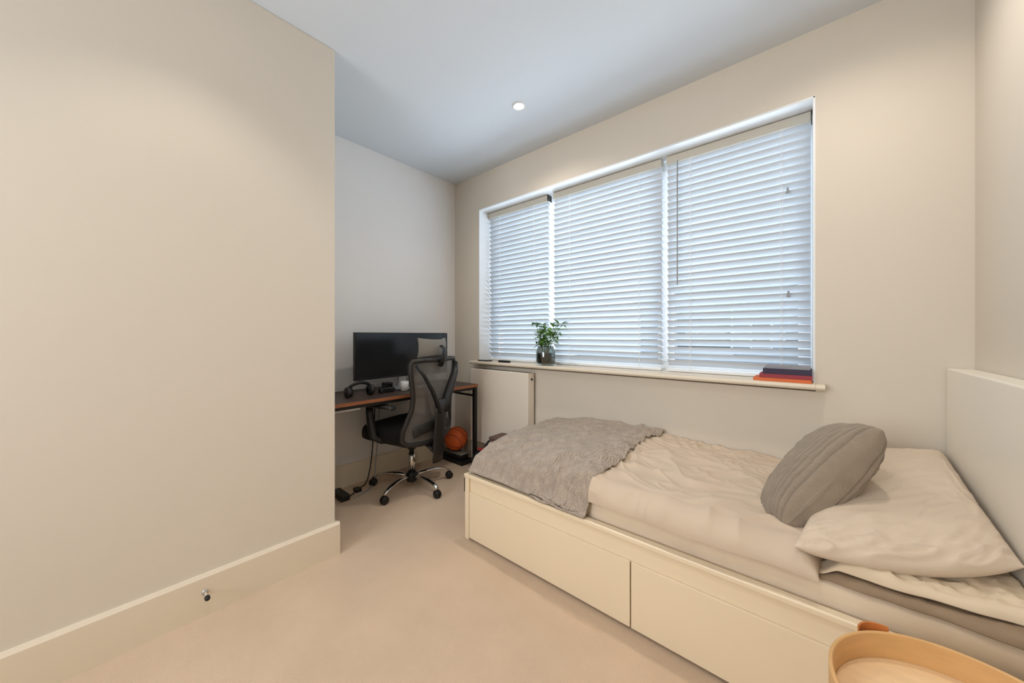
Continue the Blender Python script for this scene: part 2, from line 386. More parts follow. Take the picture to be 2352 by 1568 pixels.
# ------------------------------------------------------------------ door stop on the skirting
ds = thing('door_stop', 'small door stop with black rubber tip on the left skirting board', 'door stop', (XL+.018, .262, .10))
b = nb(); lathe(b, [(0, 0), (.011, 0), (.011, .003), (.006, .006), (0, .006)], (XL+.018, .262, .098), 16, 'x'); obj('base_plate', b, M_silver, ds, smooth=True)
b = nb(); tube(b, [(XL+.022, .262, .098), (XL+.062, .262, .098)], .0038, 10); obj('stem', b, M_trim, ds, smooth=True)
b = nb(); lathe(b, [(0, .040), (.0085, .040), (.0095, .046), (.0085, .056), (.005, .059), (0, .059)], (XL+.02, .262, .098), 16, 'x'); obj('rubber_tip', b, M_black, ds, smooth=True)

# ------------------------------------------------------------------ desk
DX0, DX1, DY0, DY1, DZ = -2.69, -2.19, .81, 2.09, .73
dk = thing('desk', 'dark wood desk on a black metal frame in the alcove', 'desk', ((DX0+DX1)/2, (DY0+DY1)/2, 0))
b = nb(); box(b, DX0, DX1-.004, DY0, DY1, DZ-.022, DZ); obj('desktop', b, M_desk, dk, bevel=.0015)
b = nb(); box(b, DX1-.004, DX1, DY0, DY1, DZ-.022, DZ-.0005); obj('edge_strip', b, M_edge, dk, label='orange-brown wooden front edge')
for x in (DX0+.015, DX1-.035):
    for y in (DY0+.005, DY1-.035):
        b = nb(); box(b, x, x+.03, y, y+.03, .006, DZ-.022); l = obj('leg', b, M_bmetal, dk, bevel=.002)
        b = nb(); lathe(b, [(0, 0), (.014, 0), (.014, .006), (0, .006)], (x+.015, y+.015, 0), 14); obj('foot', b, M_black, l)
b = nb(); box(b, DX1-.030, DX1-.012, DY0+.035, DY1-.035, DZ-.044, DZ-.022); obj('front_rail', b, M_bmetal, dk)
b = nb(); box(b, DX0+.02, DX0+.038, DY0+.035, DY1-.035, DZ-.044, DZ-.022); obj('rear_rail', b, M_bmetal, dk)
for y in (DY0+.01, DY1-.03):
    b = nb(); box(b, DX0+.045, DX1-.035, y, y+.018, DZ-.044, DZ-.022); box(b, DX0+.045, DX1-.035, y, y+.018, DZ-.105, DZ-.090); obj('side_rail', b, M_bmetal, dk)
b = nb(); box(b, -2.34, -2.26, DY0+.03, 1.09, .662, DZ-.0225); obj('cable_tray', b, M_white, dk, bevel=.002, label='white cable tray')

# monitor
mo = thing('monitor', 'wide black computer monitor standing on the desk', 'monitor', (-2.52, 1.57, DZ))
MY0, MY1, MZ0, MZ1 = 1.152, 1.985, .822, 1.172
def curved(y): return -2.475 - .022*(1-((y-(MY0+MY1)/2)/((MY1-MY0)/2))**2)
def curvepanel(y0, y1, z0, z1, d0, d1, n=24):
    b = nb(); fr = []; bk = []
    for i in range(n+1):
        y = y0+(y1-y0)*i/n; x = curved(y)
        fr.append((b.verts.new((x+d0, y, z0)), b.verts.new((x+d0, y, z1)))); bk.append((b.verts.new((x+d1, y, z0)), b.verts.new((x+d1, y, z1))))
    for i in range(n):
        b.faces.new((fr[i][0], fr[i+1][0], fr[i+1][1], fr[i][1])); b.faces.new((bk[i][0], bk[i][1], bk[i+1][1], bk[i+1][0]))
        b.faces.new((fr[i][1], fr[i+1][1], bk[i+1][1], bk[i][1])); b.faces.new((fr[i][0], bk[i][0], bk[i+1][0], fr[i+1][0]))
    b.faces.new((fr[0][0], fr[0][1], bk[0][1], bk[0][0])); b.faces.new((fr[n][0], bk[n][0], bk[n][1], fr[n][1]))
    return b
obj('housing', curvepanel(MY0, MY1, MZ0, MZ1, 0, -.028), M_black, mo, bevel=.003)
obj('screen', curvepanel(MY0+.008, MY1-.008, MZ0+.018, MZ1-.008, .0015, .0001), M_screen, mo)
b = nb(); box(b, -2.56, -2.535, 1.535, 1.605, DZ+.01, 1.03); box(b, -2.556, -2.515, 1.535, 1.605, .95, 1.03); obj('stand_neck', b, M_silver, mo, bevel=.004)
b = nb(); prism(b, [(-2.62, 1.45), (-2.62, 1.69), (-2.40, 1.70), (-2.385, 1.57), (-2.40, 1.44)], 'z', DZ+.0005, DZ+.012); obj('stand_base', b, M_silver, mo, bevel=.003)

# headphones lying on the desk
hp = thing('headphones', 'black over-ear headphones lying on the left of the desk', 'headphones', (-2.36, 1.13, DZ))
pts = [(-2.37+.0*math.cos(a), 1.137+.078*math.cos(a), DZ+.048+.048*math.sin(a)) for a in [R(k*12-18) for k in range(19)]]
pts = [(-2.385+.03*math.sin(R(k*10)), p[1], p[2]) for k, p in enumerate(pts)]
b = nb(); tube(b, pts, .008, 8, flat=(1.4, .6)); obj('headband', b, M_black, hp, smooth=True)
for s, y in ((-1, 1.055), (1, 1.220)):
    b = nb(); lathe(b, [(0, -.014), (.030, -.014), (.036, -.006), (.036, .006), (.030, .014), (0, .014)], (-2.37, y, DZ+.0365), 20, 'y'); e = obj('ear_cup', b, M_char, hp, smooth=True)
    b = nb(); lathe(b, [(.014, -.011), (.031, -.009), (.033, 0), (.031, .009), (.014, .011)], (-2.37, y-s*.016, DZ+.0365), 20, 'y'); obj('ear_pad', b, M_blackf, e, smooth=True)
# game controller
gc = thing('game_controller', 'black game controller beside the headphones on the desk', 'controller', (-2.36, 1.34, DZ))
b = nb()
prism(b, [(-2.40, 1.285), (-2.385, 1.395), (-2.36, 1.40), (-2.35, 1.385), (-2.36, 1.365), (-2.36, 1.315), (-2.35, 1.292), (-2.36, 1.28)], 'z', DZ+.002, DZ+.038)
obj('body', b, M_black, gc, bevel=.010, bseg=4, smooth=True)
for y in (1.318, 1.362):
    b = nb(); lathe(b, [(.006, .03), (.006, .043), (.010, .046), (.008, .049), (0, .049)], (-2.378, y, DZ), 12)
    obj('thumbstick', b, M_char, gc, smooth=True)
# mug and small speaker at the back
ms = thing('desk_speaker', 'small black cube speaker under the middle of the monitor', 'speaker', (-2.46, 1.395, DZ))
b = nb(); box(b, -2.49, -2.43, 1.365, 1.425, DZ+.0005, DZ+.062); obj('cabinet', b, M_black, ms, bevel=.004)
b = nb(); lathe(b, [(0, 0), (.020, 0), (.024, .002), (.024, .0), ], (-2.430, 1.395, DZ+.031), 20, 'x'); obj('cone', b, M_char, ms)
mg = thing('mug', 'white mug on the desk between the speaker and the chair', 'mug', (-2.35, 1.475, DZ))
b = nb(); lathe(b, [(0, .001), (.024, .001), (.029, .006), (.030, .072), (.028, .072), (.026, .008), (0, .006)], (-2.35, 1.475, DZ), 24); obj('cup', b, M_white, mg, smooth=True)
b = nb(); tube(b, [(-2.35+.028*math.cos(R(40))+.018*math.sin(a)*.7, 1.475+.022+.018*math.sin(a), DZ+.038+.02*math.cos(a)) for a in [R(k*18) for k in range(11)]], .0035, 8); obj('handle', b, M_white, mg, smooth=True)

# ------------------------------------------------------------------ things under and beside the desk
cr = thing('storage_tray', 'low black tray on the floor under the right end of the desk', 'tray', (-2.5, 2.14, 0))
TX0, TX1, TY0, TY1 = -2.655, -2.335, 2.035, 2.158
b = nb(); box(b, TX0, TX1, TY0, TY1, 0.001, .012); box(b, TX0, TX0+.008, TY0, TY1, .012, .040); box(b, TX1-.008, TX1, TY0, TY1, .012, .040)
box(b, TX0+.008, TX1-.008, TY0, TY0+.008, .012, .040); box(b, TX0+.008, TX1-.008, TY1-.008, TY1, .012, .040); obj('tray', b, M_black, cr, bevel=.003)
bx = thing('box', 'black box with a grey lid in the low tray under the desk', 'box', (-2.48, 2.1, .012))
b = nb(); box(b, -2.61, -2.37, 2.052, 2.145, .0125, .078); obj('body', b, M_black, bx, bevel=.006)
b = nb(); box(b, -2.614, -2.366, 2.047, 2.149, .0785, .092); obj('lid', b, M_lid, bx, bevel=.005)
bb = thing('basketball', 'orange basketball on the grey-lidded box under the desk', 'ball', (-2.50, 2.10, .093))
br = .106; bc = Vector((-2.50, 2.105, .0925+br+.001))
b = nb(); bmesh.ops.create_uvsphere(b, u_segments=40, v_segments=24, radius=br, matrix=Matrix.Translation(bc)); obj('ball', b, M_ball, bb, smooth=True)
b = nb(); rot = Euler((R(25), R(20), R(30))).to_matrix()
def circ(f): tube(b, [bc + rot @ Vector(f(2*PI*k/40)) for k in range(40)], .0018, 6, closed=True)
q = br+.0002
circ(lambda a: (q*math.cos(a), q*math.sin(a), 0)); circ(lambda a: (q*math.cos(a), 0, q*math.sin(a)))
for s in (-1, 1): circ(lambda a, s=s: (q*math.cos(.62)*math.cos(a)*1.0, s*q*math.sin(.62), q*math.cos(.62)*math.sin(a)))
obj('seam', b, M_seam, bb, smooth=True)
bgx = thing('bag', 'black bag with a looped handle on the floor by the radiator', 'bag', (-2.14, 1.98, 0))
b = nb(); bmesh.ops.create_uvsphere(b, u_segments=28, v_segments=16, radius=1)
for v in b.verts:
    n = v.co.copy(); q = noise.noise(n*2.3)*.12
    v.co = Vector((-2.115+.070*n.x*(1+q), 2.045+.085*n.y*(1+q), max(.001, .085+.100*n.z*(1+q*1.5))))
obj('body', b, M_blackf, bgx, smooth=True)
b = nb(); tube(b, [(-2.06+.02*math.sin(a), 2.085+.060*math.cos(a), .165+.110*math.sin(a)) for a in [R(k*12-6) for k in range(17)]], .009, 8); obj('handle', b, M_black, bgx, smooth=True)
b = nb(); box(b, -.03, .03, -.012, .012, -.010, .010, Matrix.Translation((-2.09, 2.03, .205)) @ Matrix.Rotation(R(30), 4, 'Z')); obj('zip_pull', b, M_red, bgx, bevel=.004, label='red zip pull')
bd = thing('cardboard_box', 'brown cardboard box on the floor in front of the radiator', 'box', (-1.86, 2.07, 0))
b = nb(); box(b, -1.95, -1.715, 1.985, 2.135, 0.001, .325); obj('body', b, M_brownb, bd, bevel=.003)
b = nb(); box(b, -1.954, -1.711, 1.981, 2.139, .3255, .345); obj('lid', b, M_brownb, bd, bevel=.003)

# power adapter, socket strip and cables behind the chair
pa = thing('power_strip', 'black power strip on the carpet behind the chair at the wall corner', 'power strip', (-2.52, 1.09, 0))
b = nb(); box(b, -2.62, -2.45, 1.05, 1.11, .001, .042); obj('body', b, M_black, pa, bevel=.006)
b = nb(); tube(b, [(-2.45, 1.09, .02), (-2.47, 1.14, .03), (-2.52, 1.17, .012), (-2.56, 1.22, .012), (-2.57, 1.27, .02), (-2.58, 1.30, .05), (-2.60, 1.33, .12), (-2.61, 1.35, .22), (-2.61, 1.37, .45), (-2.62, 1.38, DZ-.03)], .0045, 8); obj('cable', b, M_black, pa, smooth=True)
pb = tag(obj('adapter', (lambda b: (box(b, -2.575, -2.515, 1.185, 1.225, .0195, .045), b)[1])(nb()), M_black, bevel=.005), 'small black mains adapter on the cable beside the power strip', 'adapter')
pb.location.z = -.018
cb = nb(); tube(cb, [(-2.63, 1.42, DZ-.045), (-2.61, 1.41, .45), (-2.60, 1.385, .25), (-2.585, 1.36, .08), (-2.55, 1.33, .012), (-2.50, 1.27, .0045), (-2.47, 1.20, .0045), (-2.44, 1.13, .0045)], .0035, 8)
tag(obj('cable', cb, M_cord, smooth=True), 'thin grey cable hanging from the desk to the carpet', 'cable')

# ------------------------------------------------------------------ office chair (local: faces +y, origin on the floor)
CH = (-2.315, 1.515, 0); CR = R(103)
ch = thing('office_chair', 'black mesh-backed swivel office chair with headrest and chrome base', 'chair', CH, CR)
def L(name, b, m, parent=ch, **k): return obj(name, b, m, parent, local=True, **k)
b = nb(); lathe(b, [(0, .045), (.034, .045), (.040, .055), (.040, .095), (.030, .115), (0, .115)], seg=24); L('hub', b, M_black, smooth=True)
b = nb(); lathe(b, [(0, .11), (.026, .11), (.026, .26), (.020, .262), (.016, .33), (0, .33)], seg=24); L('gas_lift', b, M_chrome, smooth=True)
b = nb(); lathe(b, [(0, .29), (.030, .29), (.033, .37), (0, .37)], seg=24); L('lift_collar', b, M_black, smooth=True)
for wa in (-70, 2, 72, -142, 146):
    a = R(wa) - CR; d = Vector((math.cos(a), math.sin(a), 0))
    prof = [(.03, .088, .022), (.09, .100, .021), (.15, .104, .019), (.21, .100, .017), (.26, .088, .016), (.295, .072, .015), (.305, .062, .013)]
    b = nb(); tube(b, [d*r + Vector((0, 0, z)) for r, z, _ in prof], [q for _, _, q in prof], 12, flat=(1.0, .55)); lg = L('base_leg', b, M_chrome, smooth=True)
    c = d*.30; s = Vector((-d.y, d.x, 0)); ca = R(random.uniform(-50, 50)); ax = (s*math.cos(ca)+d*math.sin(ca))
    b = nb()
    Mx = Matrix.Translation(c+Vector((0, 0, .028))) @ Vector((0, 0, 1)).rotation_difference(ax).to_matrix().to_4x4()
    for o_ in (-.019, .005):
        n0 = len(b.verts); lathe(b, [(0, o_), (.023, o_), (.0275, o_+.004), (.0275, o_+.010), (.023, o_+.014), (0, o_+.014)], seg=20)
        b.verts.ensure_lookup_table(); bmesh.ops.transform(b, matrix=Mx, verts=b.verts[n0:])
    tube(b, [c+Vector((0, 0, .028)), c+Vector((0, 0, .07))], .007, 8)
    n0 = len(b.verts); lathe(b, [(.0295, -.006), (.0295, .006)], seg=20)
    b.verts.ensure_lookup_table(); bmesh.ops.transform(b, matrix=Mx, verts=b.verts[n0:])
    L('castor', b, M_black, lg, smooth=True)
# seat
def slab(w, d, zc, th, e=5, nz=2, crown=.01, cy=0, n=28):
    b = nb(); top = []; 
    rows = []
    for j, (s, z) in enumerate(((.90, zc-th/2), (.985, zc-th*.32), (1.0, zc), (.985, zc+th*.3), (.93, zc+th*.5), (.7, zc+th*.5+crown*.7), (.35, zc+th*.5+crown))):
        ring = []
        for k in range(n):
            a = 2*PI*k/n; ca, sa = math.cos(a), math.sin(a); r = (abs(ca)**e+abs(sa)**e)**(-1/e)
            x, y = w/2*r*ca*s, d/2*r*sa*s
            zz = z - (.035*max(0, (y/(d/2)-.55)/.45)**2 if True else 0)
            ring.append(b.verts.new((x, y+cy, zz)))
        rows.append(ring)
    for A, B in zip(rows[:-1], rows[1:]):
        for k in range(n): b.faces.new((A[k], A[(k+1) % n], B[(k+1) % n], B[k]))
    b.faces.new(rows[0][::-1]); b.faces.new(rows[-1])
    return b
L('seat', slab(.52, .48, .442, .110, cy=.072), M_blackf, smooth=True)
b = nb(); prism(b, [(-.21, .392), (-.13, .340), (.13, .340), (.21, .392)], 'y', -.13, .24); L('seat_shell', b, M_black, bevel=.015)
# armrests
for s in (-1, 1):
    b = nb(); x = s*.292
    tube(b, [(s*.15, .03, .40), (s*.24, .05, .405), (x, .075, .44), (x, .10, .52), (x, .115, .60), (x, .115, .645)], [.016, .018, .021, .021, .019, .019], 12, flat=(1, 1.3)); ar = L('armrest', b, M_black, smooth=True)
    b = nb(); n0 = 0
    pr = []
    tube(b, [(x, -.115, .648), (x, -.10, .660), (x, -.03, .664), (x, .06, .664), (x, .13, .662), (x, .155, .652)], [.018, .034, .042, .045, .040, .022], 14, flat=(1, .38)); L('arm_pad', b, M_char, ar, smooth=True)
# backrest (local y negative = towards the camera side of the chair)
def by(z): return -.215 - .10*max(0, z-.55)*.9 - .02*math.sin((z-.4)*4)   # recline profile
out = [(0, .975), (.13, .978), (.225, .972), (.238, .950), (.232, .88), (.218, .80), (.206, .72), (.208, .64), (.232, .56), (.256, .49), (.256, .43), (.22, .395), (.12, .383), (0, .380)]
def byx(x, z): return by(z) + .055*(abs(x)/.24)**2
full = out + [(-x, z) for x, z in out[-2:0:-1]]
b = nb(); tube(b, [(x, byx(x, z), z) for x, z in full], .0145, 10, closed=True, flat=(1, 1.2)); bf = L('back_frame', b, M_char, smooth=True)
def halfw(z):
    pts = sorted([(zz, xx) for xx, zz in out[2:]])
    if z <= pts[0][0]: return pts[0][1]
    for (z0, x0), (z1, x1) in zip(pts[:-1], pts[1:]):
        if z0 <= z <= z1: return x0+(x1-x0)*(z-z0)/max(1e-6, z1-z0)
    return pts[-1][1]
b = nb(); NZ, NX = 30, 14; G = []
for j in range(NZ+1):
    z = .384 + (.972-.384)*j/NZ; hw = halfw(z)
    G.append([b.verts.new(((2*i/NX-1)*hw, byx((2*i/NX-1)*hw, z)+.004, z)) for i in range(NX+1)])
for j in range(NZ):
    for i in range(NX): b.faces.new((G[j][i], G[j][i+1], G[j+1][i+1], G[j+1][i]))
L('back_mesh', b, M_mesh, smooth=True)
# Y-shaped carrier
for s in (-1, 1):
    b = nb(); tube(b, [(s*.215, by(.95)+.020, .945), (s*.17, by(.88)-.012, .875), (s*.10, by(.76)-.032, .765), (s*.045, by(.66)-.045, .665), (s*.022, by(.6)-.048, .60)], [.014, .020, .024, .026, .026], 10, flat=(1.3, .6)); L('back_arm', b, M_black, smooth=True)
b = nb(); tube(b, [(0, by(.70)-.045, .69), (0, by(.60)-.050, .60), (0, by(.5)-.052, .50), (0, -.262, .38), (0, -.258, .30), (0, -.250, .235)], [.030, .042, .042, .040, .038, .036], 12, flat=(1.5, .42)); L('spine', b, mat('spine_plastic', (32, 27, 26), .5, var=.05), smooth=True)
b = nb(); tube(b, [(0, -.25, .30), (0, -.18, .345), (0, -.06, .375)], .024, 10, flat=(1.6, .7)); L('tilt_arm', b, M_black, smooth=True)
# lumbar support
b = nb(); tube(b, [(x, byx(x, .47)-.012, .47+.03*(1-(x/.2)**2)) for x in [(-.19+.38*k/12) for k in range(13)]], .030, 10, flat=(.25, 1.2)); L('lumbar_pad', b, M_char, smooth=True)
# headrest
b = nb(); G = []; n = 14
for j in range(8):
    z = 1.003+.118*j/7
    G.append([b.verts.new((-.150+.30*i/n, by(1.0)+.015+.055*((2*i/n-1)**2)-.010*math.sin(PI*j/7), z-.012*(2*i/n-1)**2*(1 if j < 4 else -1))) for i in range(n+1)])
for j in range(7):
    for i in range(n): b.faces.new((G[j][i], G[j][i+1], G[j+1][i+1], G[j+1][i]))
hr = L('headrest', b, mat('headrest_mesh', (128, 124, 116), .85, bump=.5, bscale=600, bdist=.001), solid=.022, smooth=True, bevel=.004)
b = nb(); tube(b, [(0, by(.95)-.01, .93), (0, by(1.0)-.035, .985), (0, by(1.05)-.045, 1.05), (0, by(1.05)-.012, 1.075)], [.016, .016, .013, .012], 10, flat=(1.6, .7)); L('headrest_bracket', b, M_black, hr, smooth=True)

# ------------------------------------------------------------------ bed
BX0, BX1, BY0, BY1 = -1.500, .412, 1.328, 2.262
bed = thing('bed', 'cream single bed with two storage drawers along the window wall', 'bed', ((BX0+BX1)/2, (BY0+BY1)/2, 0))
b = nb(); box(b, BX0, BX0+.032, BY0, BY1, 0, .348); obj('foot_panel', b, M_bed, bed, bevel=.003)
b = nb(); box(b, BX0-.004, BX0+.036, BY0-.003, BY1, .3485, .366); obj('foot_cap', b, M_bed, bed, bevel=.003)
b = nb(); box(b, BX0+.0365, BX1, BY0-.003, BY0+.032, .346, .366); obj('side_cap', b, M_bed, bed, bevel=.004)
b = nb(); box(b, BX0+.0325, BX1, BY0+.012, BY0+.028, .262, .3455); obj('side_rail', b, M_bed, bed, bevel=.002)
b = nb(); box(b, BX0+.0325, BX1, BY0+.030, BY0+.046, .02, .262); box(b, BX0+.0325, BX1, BY1-.018, BY1, 0, .346); obj('carcass', b, M_bed, bed)
for x0, x1 in ((BX0+.036, -.541), (-.536, .404)):
    b = nb(); box(b, x0, x1, BY0, BY0+.018, .014, .270); dr = obj('drawer', b, M_bed, bed, bevel=.002)
    b = nb(); box(b, x0+.03, x1-.03, BY0+.0185, BY0+.029, .03, .22); obj('drawer_box', b, M_bed, dr)
b = nb(); box(b, BX0+.034, BX1, BY0+.047, BY1-.019, .165, .188); obj('base_board', b, M_bed, bed)
b = nb(); box(b, .4165, XR-.002, BY0-.02, YW-.004, 0, 1.015); obj('headboard', b, M_head, bed, bevel=.005)
b = nb(); box(b, BX0-.010, BX0-.0045, BY0+.004, BY0+.02, .26, .335); obj('bracket', b, M_black, bed, bevel=.001, label='black metal corner bracket')

# mattress
b = nb(); MX0, MX1, MYa, MYb, MZa, MZb = BX0+.045, .408, BY0+.052, YW-.016, .189, .432
box(b, MX0, MX1, MYa, MYb, MZa, MZb)
bmesh.ops.subdivide_edges(b, edges=b.edges[:], cuts=1)
tag(obj('mattress', b, M_matt, bevel=.035, bseg=5, smooth=True), 'pale mattress in the cream bed frame, its edge showing above the rail', 'mattress')

def fbm(x, y, s, seed=0, oct=4):
    return noise.fractal(Vector((x*s, y*s, seed)), 1.0, 2.0, oct)
def ridge(x, y, s, ang, stretch, seed=0, warp=.15):
    """soft directional creases, 0..1"""
    wx = x + warp*noise.noise(Vector((x*2.2, y*2.2, seed+5))); wy = y + warp*noise.noise(Vector((x*2.2, y*2.2, seed+9)))
    c, sn = math.cos(ang), math.sin(ang); u = wx*c+wy*sn; v = (-wx*sn+wy*c)*stretch
    n = noise.noise(Vector((u*s, v*s, seed)))
    return (1-min(1, abs(n)*2.6))**2
def sstep(a, b_, x):
    t = min(1, max(0, (x-a)/(b_-a))); return t*t*(3-2*t)
# height of the bedding above the floor, from the foot to the pillow
def crown(x, y):
    fr = (1-(1-min(1, max(0, (y-1.33)/.16)))**2)**.55     # rounded front edge
    gentle = 1-math.exp(-max(0, y-1.30)/.16)
    k = sstep(-.95, -.70, x)
    f = fr*k + gentle*(1-k)
    top = .516 + .022*math.exp(-((x+1.05)/.3)**2) + .008*math.sin(x*6+1) + .010*fbm(x, y, 2.2, 3, 2)
    top -= .022*sstep(-.30, -.05, x)
    lo = .428*k + .372*(1-k)
    return lo + (top-lo)*f
def duvet_z(x, y):
    z = crown(x, y)
    amp = .35+.65*sstep(1.33, 1.45, y)
    z += .016*amp*ridge(x, y, 2.6, R(28), 3.5, 11) + .009*amp*ridge(x, y, 4.5, R(-25), 3.5, 21)
    z += .006*noise.noise(Vector((x*9, y*4, 31)))
    z += .014*ridge(x+.1, y, 2.4, R(6), 6, 41)*sstep(1.75, 2.0, y)*sstep(-.1, -.4, x)          # long folds beside the wall
    # folds fanning out from the corner of the throw
    dx, dy = x+.70, y-1.78; r = math.hypot(dx, dy); a = math.atan2(dy, dx)
    z += .016*math.exp(-r/.22)*(.5+.5*math.cos(a*7+.8*math.sin(r*9)))*min(1, r/.05)
    return z
# duvet: closed puffy sheet lying on the mattress
b = nb(); NX, NY = 200, 130; G = []; Bt = []
dx0, dx1, dy1 = -.86, .030, YW-.006
for i in range(NX+1):
    u = i/NX; row = []; rb = []
    for j in range(NY+1):
        v = (j/NY)
        dl = dx0 + .125*sstep(.50, .25, v)
        x = dl+(dx1-dl)*u
        yf = 1.350 + .010*noise.noise(Vector((x*6, 0, 2))) - .014*math.exp(-((x+.3)/.18)**2)
        ra = .095 + .02*noise.noise(Vector((x*5, 0, 6)))
        th = min(1, v/.2)*PI/2
        y = yf + ra*(1-math.cos(th)) + max(0, v-.2)/.8*(dy1-yf-ra)
        x2 = x + (.03*noise.noise(Vector((y*4, 7, 0))) if u > .5 else 0)*(u-.5)*2
        z = duvet_z(x, max(y, yf+ra)+.05*max(0, 1-v*2))
        if v < .2: z = .4352 + (z-.4352)*math.sin(th)
        if u > .92: z = .440 + (z-.440)*math.sqrt(max(0, 1-((u-.92)/.08)**2))
        if x < -.735: z = max(.436, z - .05*sstep(-.735, -.80, x))
        if v < .25: y -= .011*ridge(x, z, 7, R(80), 2.5, 31, .05)*sstep(-.30, -.55, x)*math.sin(PI*v/.25)
        row.append(b.verts.new((x2, y, max(z, .4352)))); rb.append(b.verts.new((x2, max(y, yf+.001), .4335)))
    G.append(row); Bt.append(rb)
for i in range(NX):
    for j in range(NY):
        b.faces.new((G[i][j], G[i+1][j], G[i+1][j+1], G[i][j+1])); b.faces.new((Bt[i][j], Bt[i][j+1], Bt[i+1][j+1], Bt[i+1][j]))
    b.faces.new((G[i][0], Bt[i][0], Bt[i+1][0], G[i+1][0])); b.faces.new((G[i][NY], G[i+1][NY], Bt[i+1][NY], Bt[i][NY]))
for j in range(NY):
    b.faces.new((G[0][j], G[0][j+1], Bt[0][j+1], Bt[0][j])); b.faces.new((G[NX][j], Bt[NX][j], Bt[NX][j+1], G[NX][j+1]))
tag(obj('duvet', b, M_duvet, smooth=True), 'rumpled beige duvet spread over the middle of the bed', 'duvet')

# throw blanket over the foot of the bed
b = nb(); NX, NY = 190, 190; G = []
for i in range(NX+1):
    u = i/NX; row = []
    for j in range(NY+1):
        v = j/NY
        y = 1.338 + (YW-.008-1.338)*(v**1.2)
        xr = -.712 - .040*sstep(1.48, 1.34, y) + .030*noise.noise(Vector((y*3.2, 1, 4))) + .02*math.sin(y*9)*sstep(1.5, 1.7, y)
        xl = BX0+.012
        x = xl + (xr-xl)*u
        z = crown(x, y) + .016
        k = sstep(-.95, -.74, x)
        if k > 0: z = z*(1-k) + max(z, duvet_z(x, y+.015)+.010)*k
        # lower, over the rail, along the front
        rail = .3745 + .010*sstep(-1.05, -1.2, x) + .004*(1+noise.noise(Vector((x*9, 0, 8))))
        fz = sstep(1.405, 1.345, y); z = max(z, .447)
        z = z*(1-fz) + min(z, rail)*fz
        # bunched folds near the hanging tip
        g = math.exp(-((x+.93)/.10)**2)*sstep(1.70, 1.36, y)
        z += g*(.034*ridge(x, y, 5, R(62), 3, 77, .1)+.004)
        z += .008*math.exp(-((x+.84)/.09)**2)*ridge(x, y, 6, R(75), 2.5, 88, .1)*sstep(1.36, 1.45, y)*sstep(1.95, 1.6, y)
        inn = sstep(1.34, 1.45, y)
        z += (.012*ridge(x, y, 3.2, R(50), 2.5, 55) + .004*fbm(x, y, 9, 66, 2))*inn
        tipd = sstep(-1.00, -.80, x)*sstep(1.40, 1.338, y)
        y2 = y - .020*tipd
        row.append(b.verts.new((x + .004*noise.noise(Vector((y*20, 0, 5)))*(1 if u > .97 else 0), y2, max(z, .3735))))
    # front hem turning down a little over the cap at the tip
    G.append(row)
for i in range(NX):
    for j in range(NY): b.faces.new((G[i][j], G[i+1][j], G[i+1][j+1], G[i][j+1]))
for (xa, xb, yy, zz, rr) in ((-1.04, -.79, 1.331, .3765, .007), (-1.00, -.775, 1.338, .386, .008)):
    tube(b, [(xa+(xb-xa)*k/14, yy-.006*(k/14)+.004*math.sin(k*1.1), zz+.002*math.sin(k*.9+1)) for k in range(15)], [rr*min(1, .15+k*.3, .3+(14-k)*.4) for k in range(15)], 10, flat=(1.2, .8))
tag(obj('throw_blanket', b, M_throw, smooth=True, solid=.006), 'grey-brown woven throw blanket over the foot of the bed', 'blanket')

# taupe blanket and folded sheet beneath the pillow
def layer(name, label, cat, m, x0, x1, yf, y1, zb, zt, seed, wob):
    b = nb(); NX, NY = 70, 40; G = []; Bt = []
    for i in range(NX+1):
        x = x0+(x1-x0)*i/NX; row = []; rb = []
        f = yf(x)
        for j in range(NY+1):
            v = j/NY; y = f+(y1-f)*v**1.3
            z = zt(x) - (zt(x)-zb(x)-.003)*math.exp(-(y-f)/.006) + wob*(ridge(x, y, 12, R(10), 3, seed)*.012+.004*fbm(x, y, 12, seed))*sstep(f, f+.03, y)
            row.append(b.verts.new((x, y, z))); rb.append(b.verts.new((x, y, zb(x))))
        G.append(row); Bt.append(rb)
    for i in range(NX):
        for j in range(NY):
            b.faces.new((G[i][j], G[i+1][j], G[i+1][j+1], G[i][j+1])); b.faces.new((Bt[i][j], Bt[i][j+1], Bt[i+1][j+1], Bt[i+1][j]))
        b.faces.new((G[i][0], Bt[i][0], Bt[i+1][0], G[i+1][0])); b.faces.new((G[i][NY], G[i+1][NY], Bt[i+1][NY], Bt[i][NY]))
    for j in range(NY):
        b.faces.new((G[0][j], G[0][j+1], Bt[0][j+1], Bt[0][j])); b.faces.new((G[NX][j], Bt[NX][j], Bt[NX][j+1], G[NX][j+1]))
    return tag(obj(name, b, m, smooth=True), label, cat)
layer('under_blanket', 'brown under-blanket showing as a dark strip beneath the pillow', 'blanket', M_taupe, .012, .41, lambda x: 1.375-.012*sstep(.25, .4, x)+.006*noise.noise(Vector((x*14, 0, 0))), 2.0, lambda x: .4325, lambda x: .4365+.0155*sstep(.012, .06, x)+.006*sstep(.3, .4, x), 3, .4)
layer('folded_sheet', 'light beige folded sheet lying under the big pillow', 'sheet', M_sheet, .014, .41, lambda x: 1.392+.015*noise.noise(Vector((x*9, 3, 0)))+.02*sstep(.1, .4, x), 1.98, lambda x: .4375+.025*sstep(.012, .06, x), lambda x: .442+.044*sstep(.014, .07, x)+.006*math.sin(x*20)*sstep(.05, .1, x), 9, 1.0)

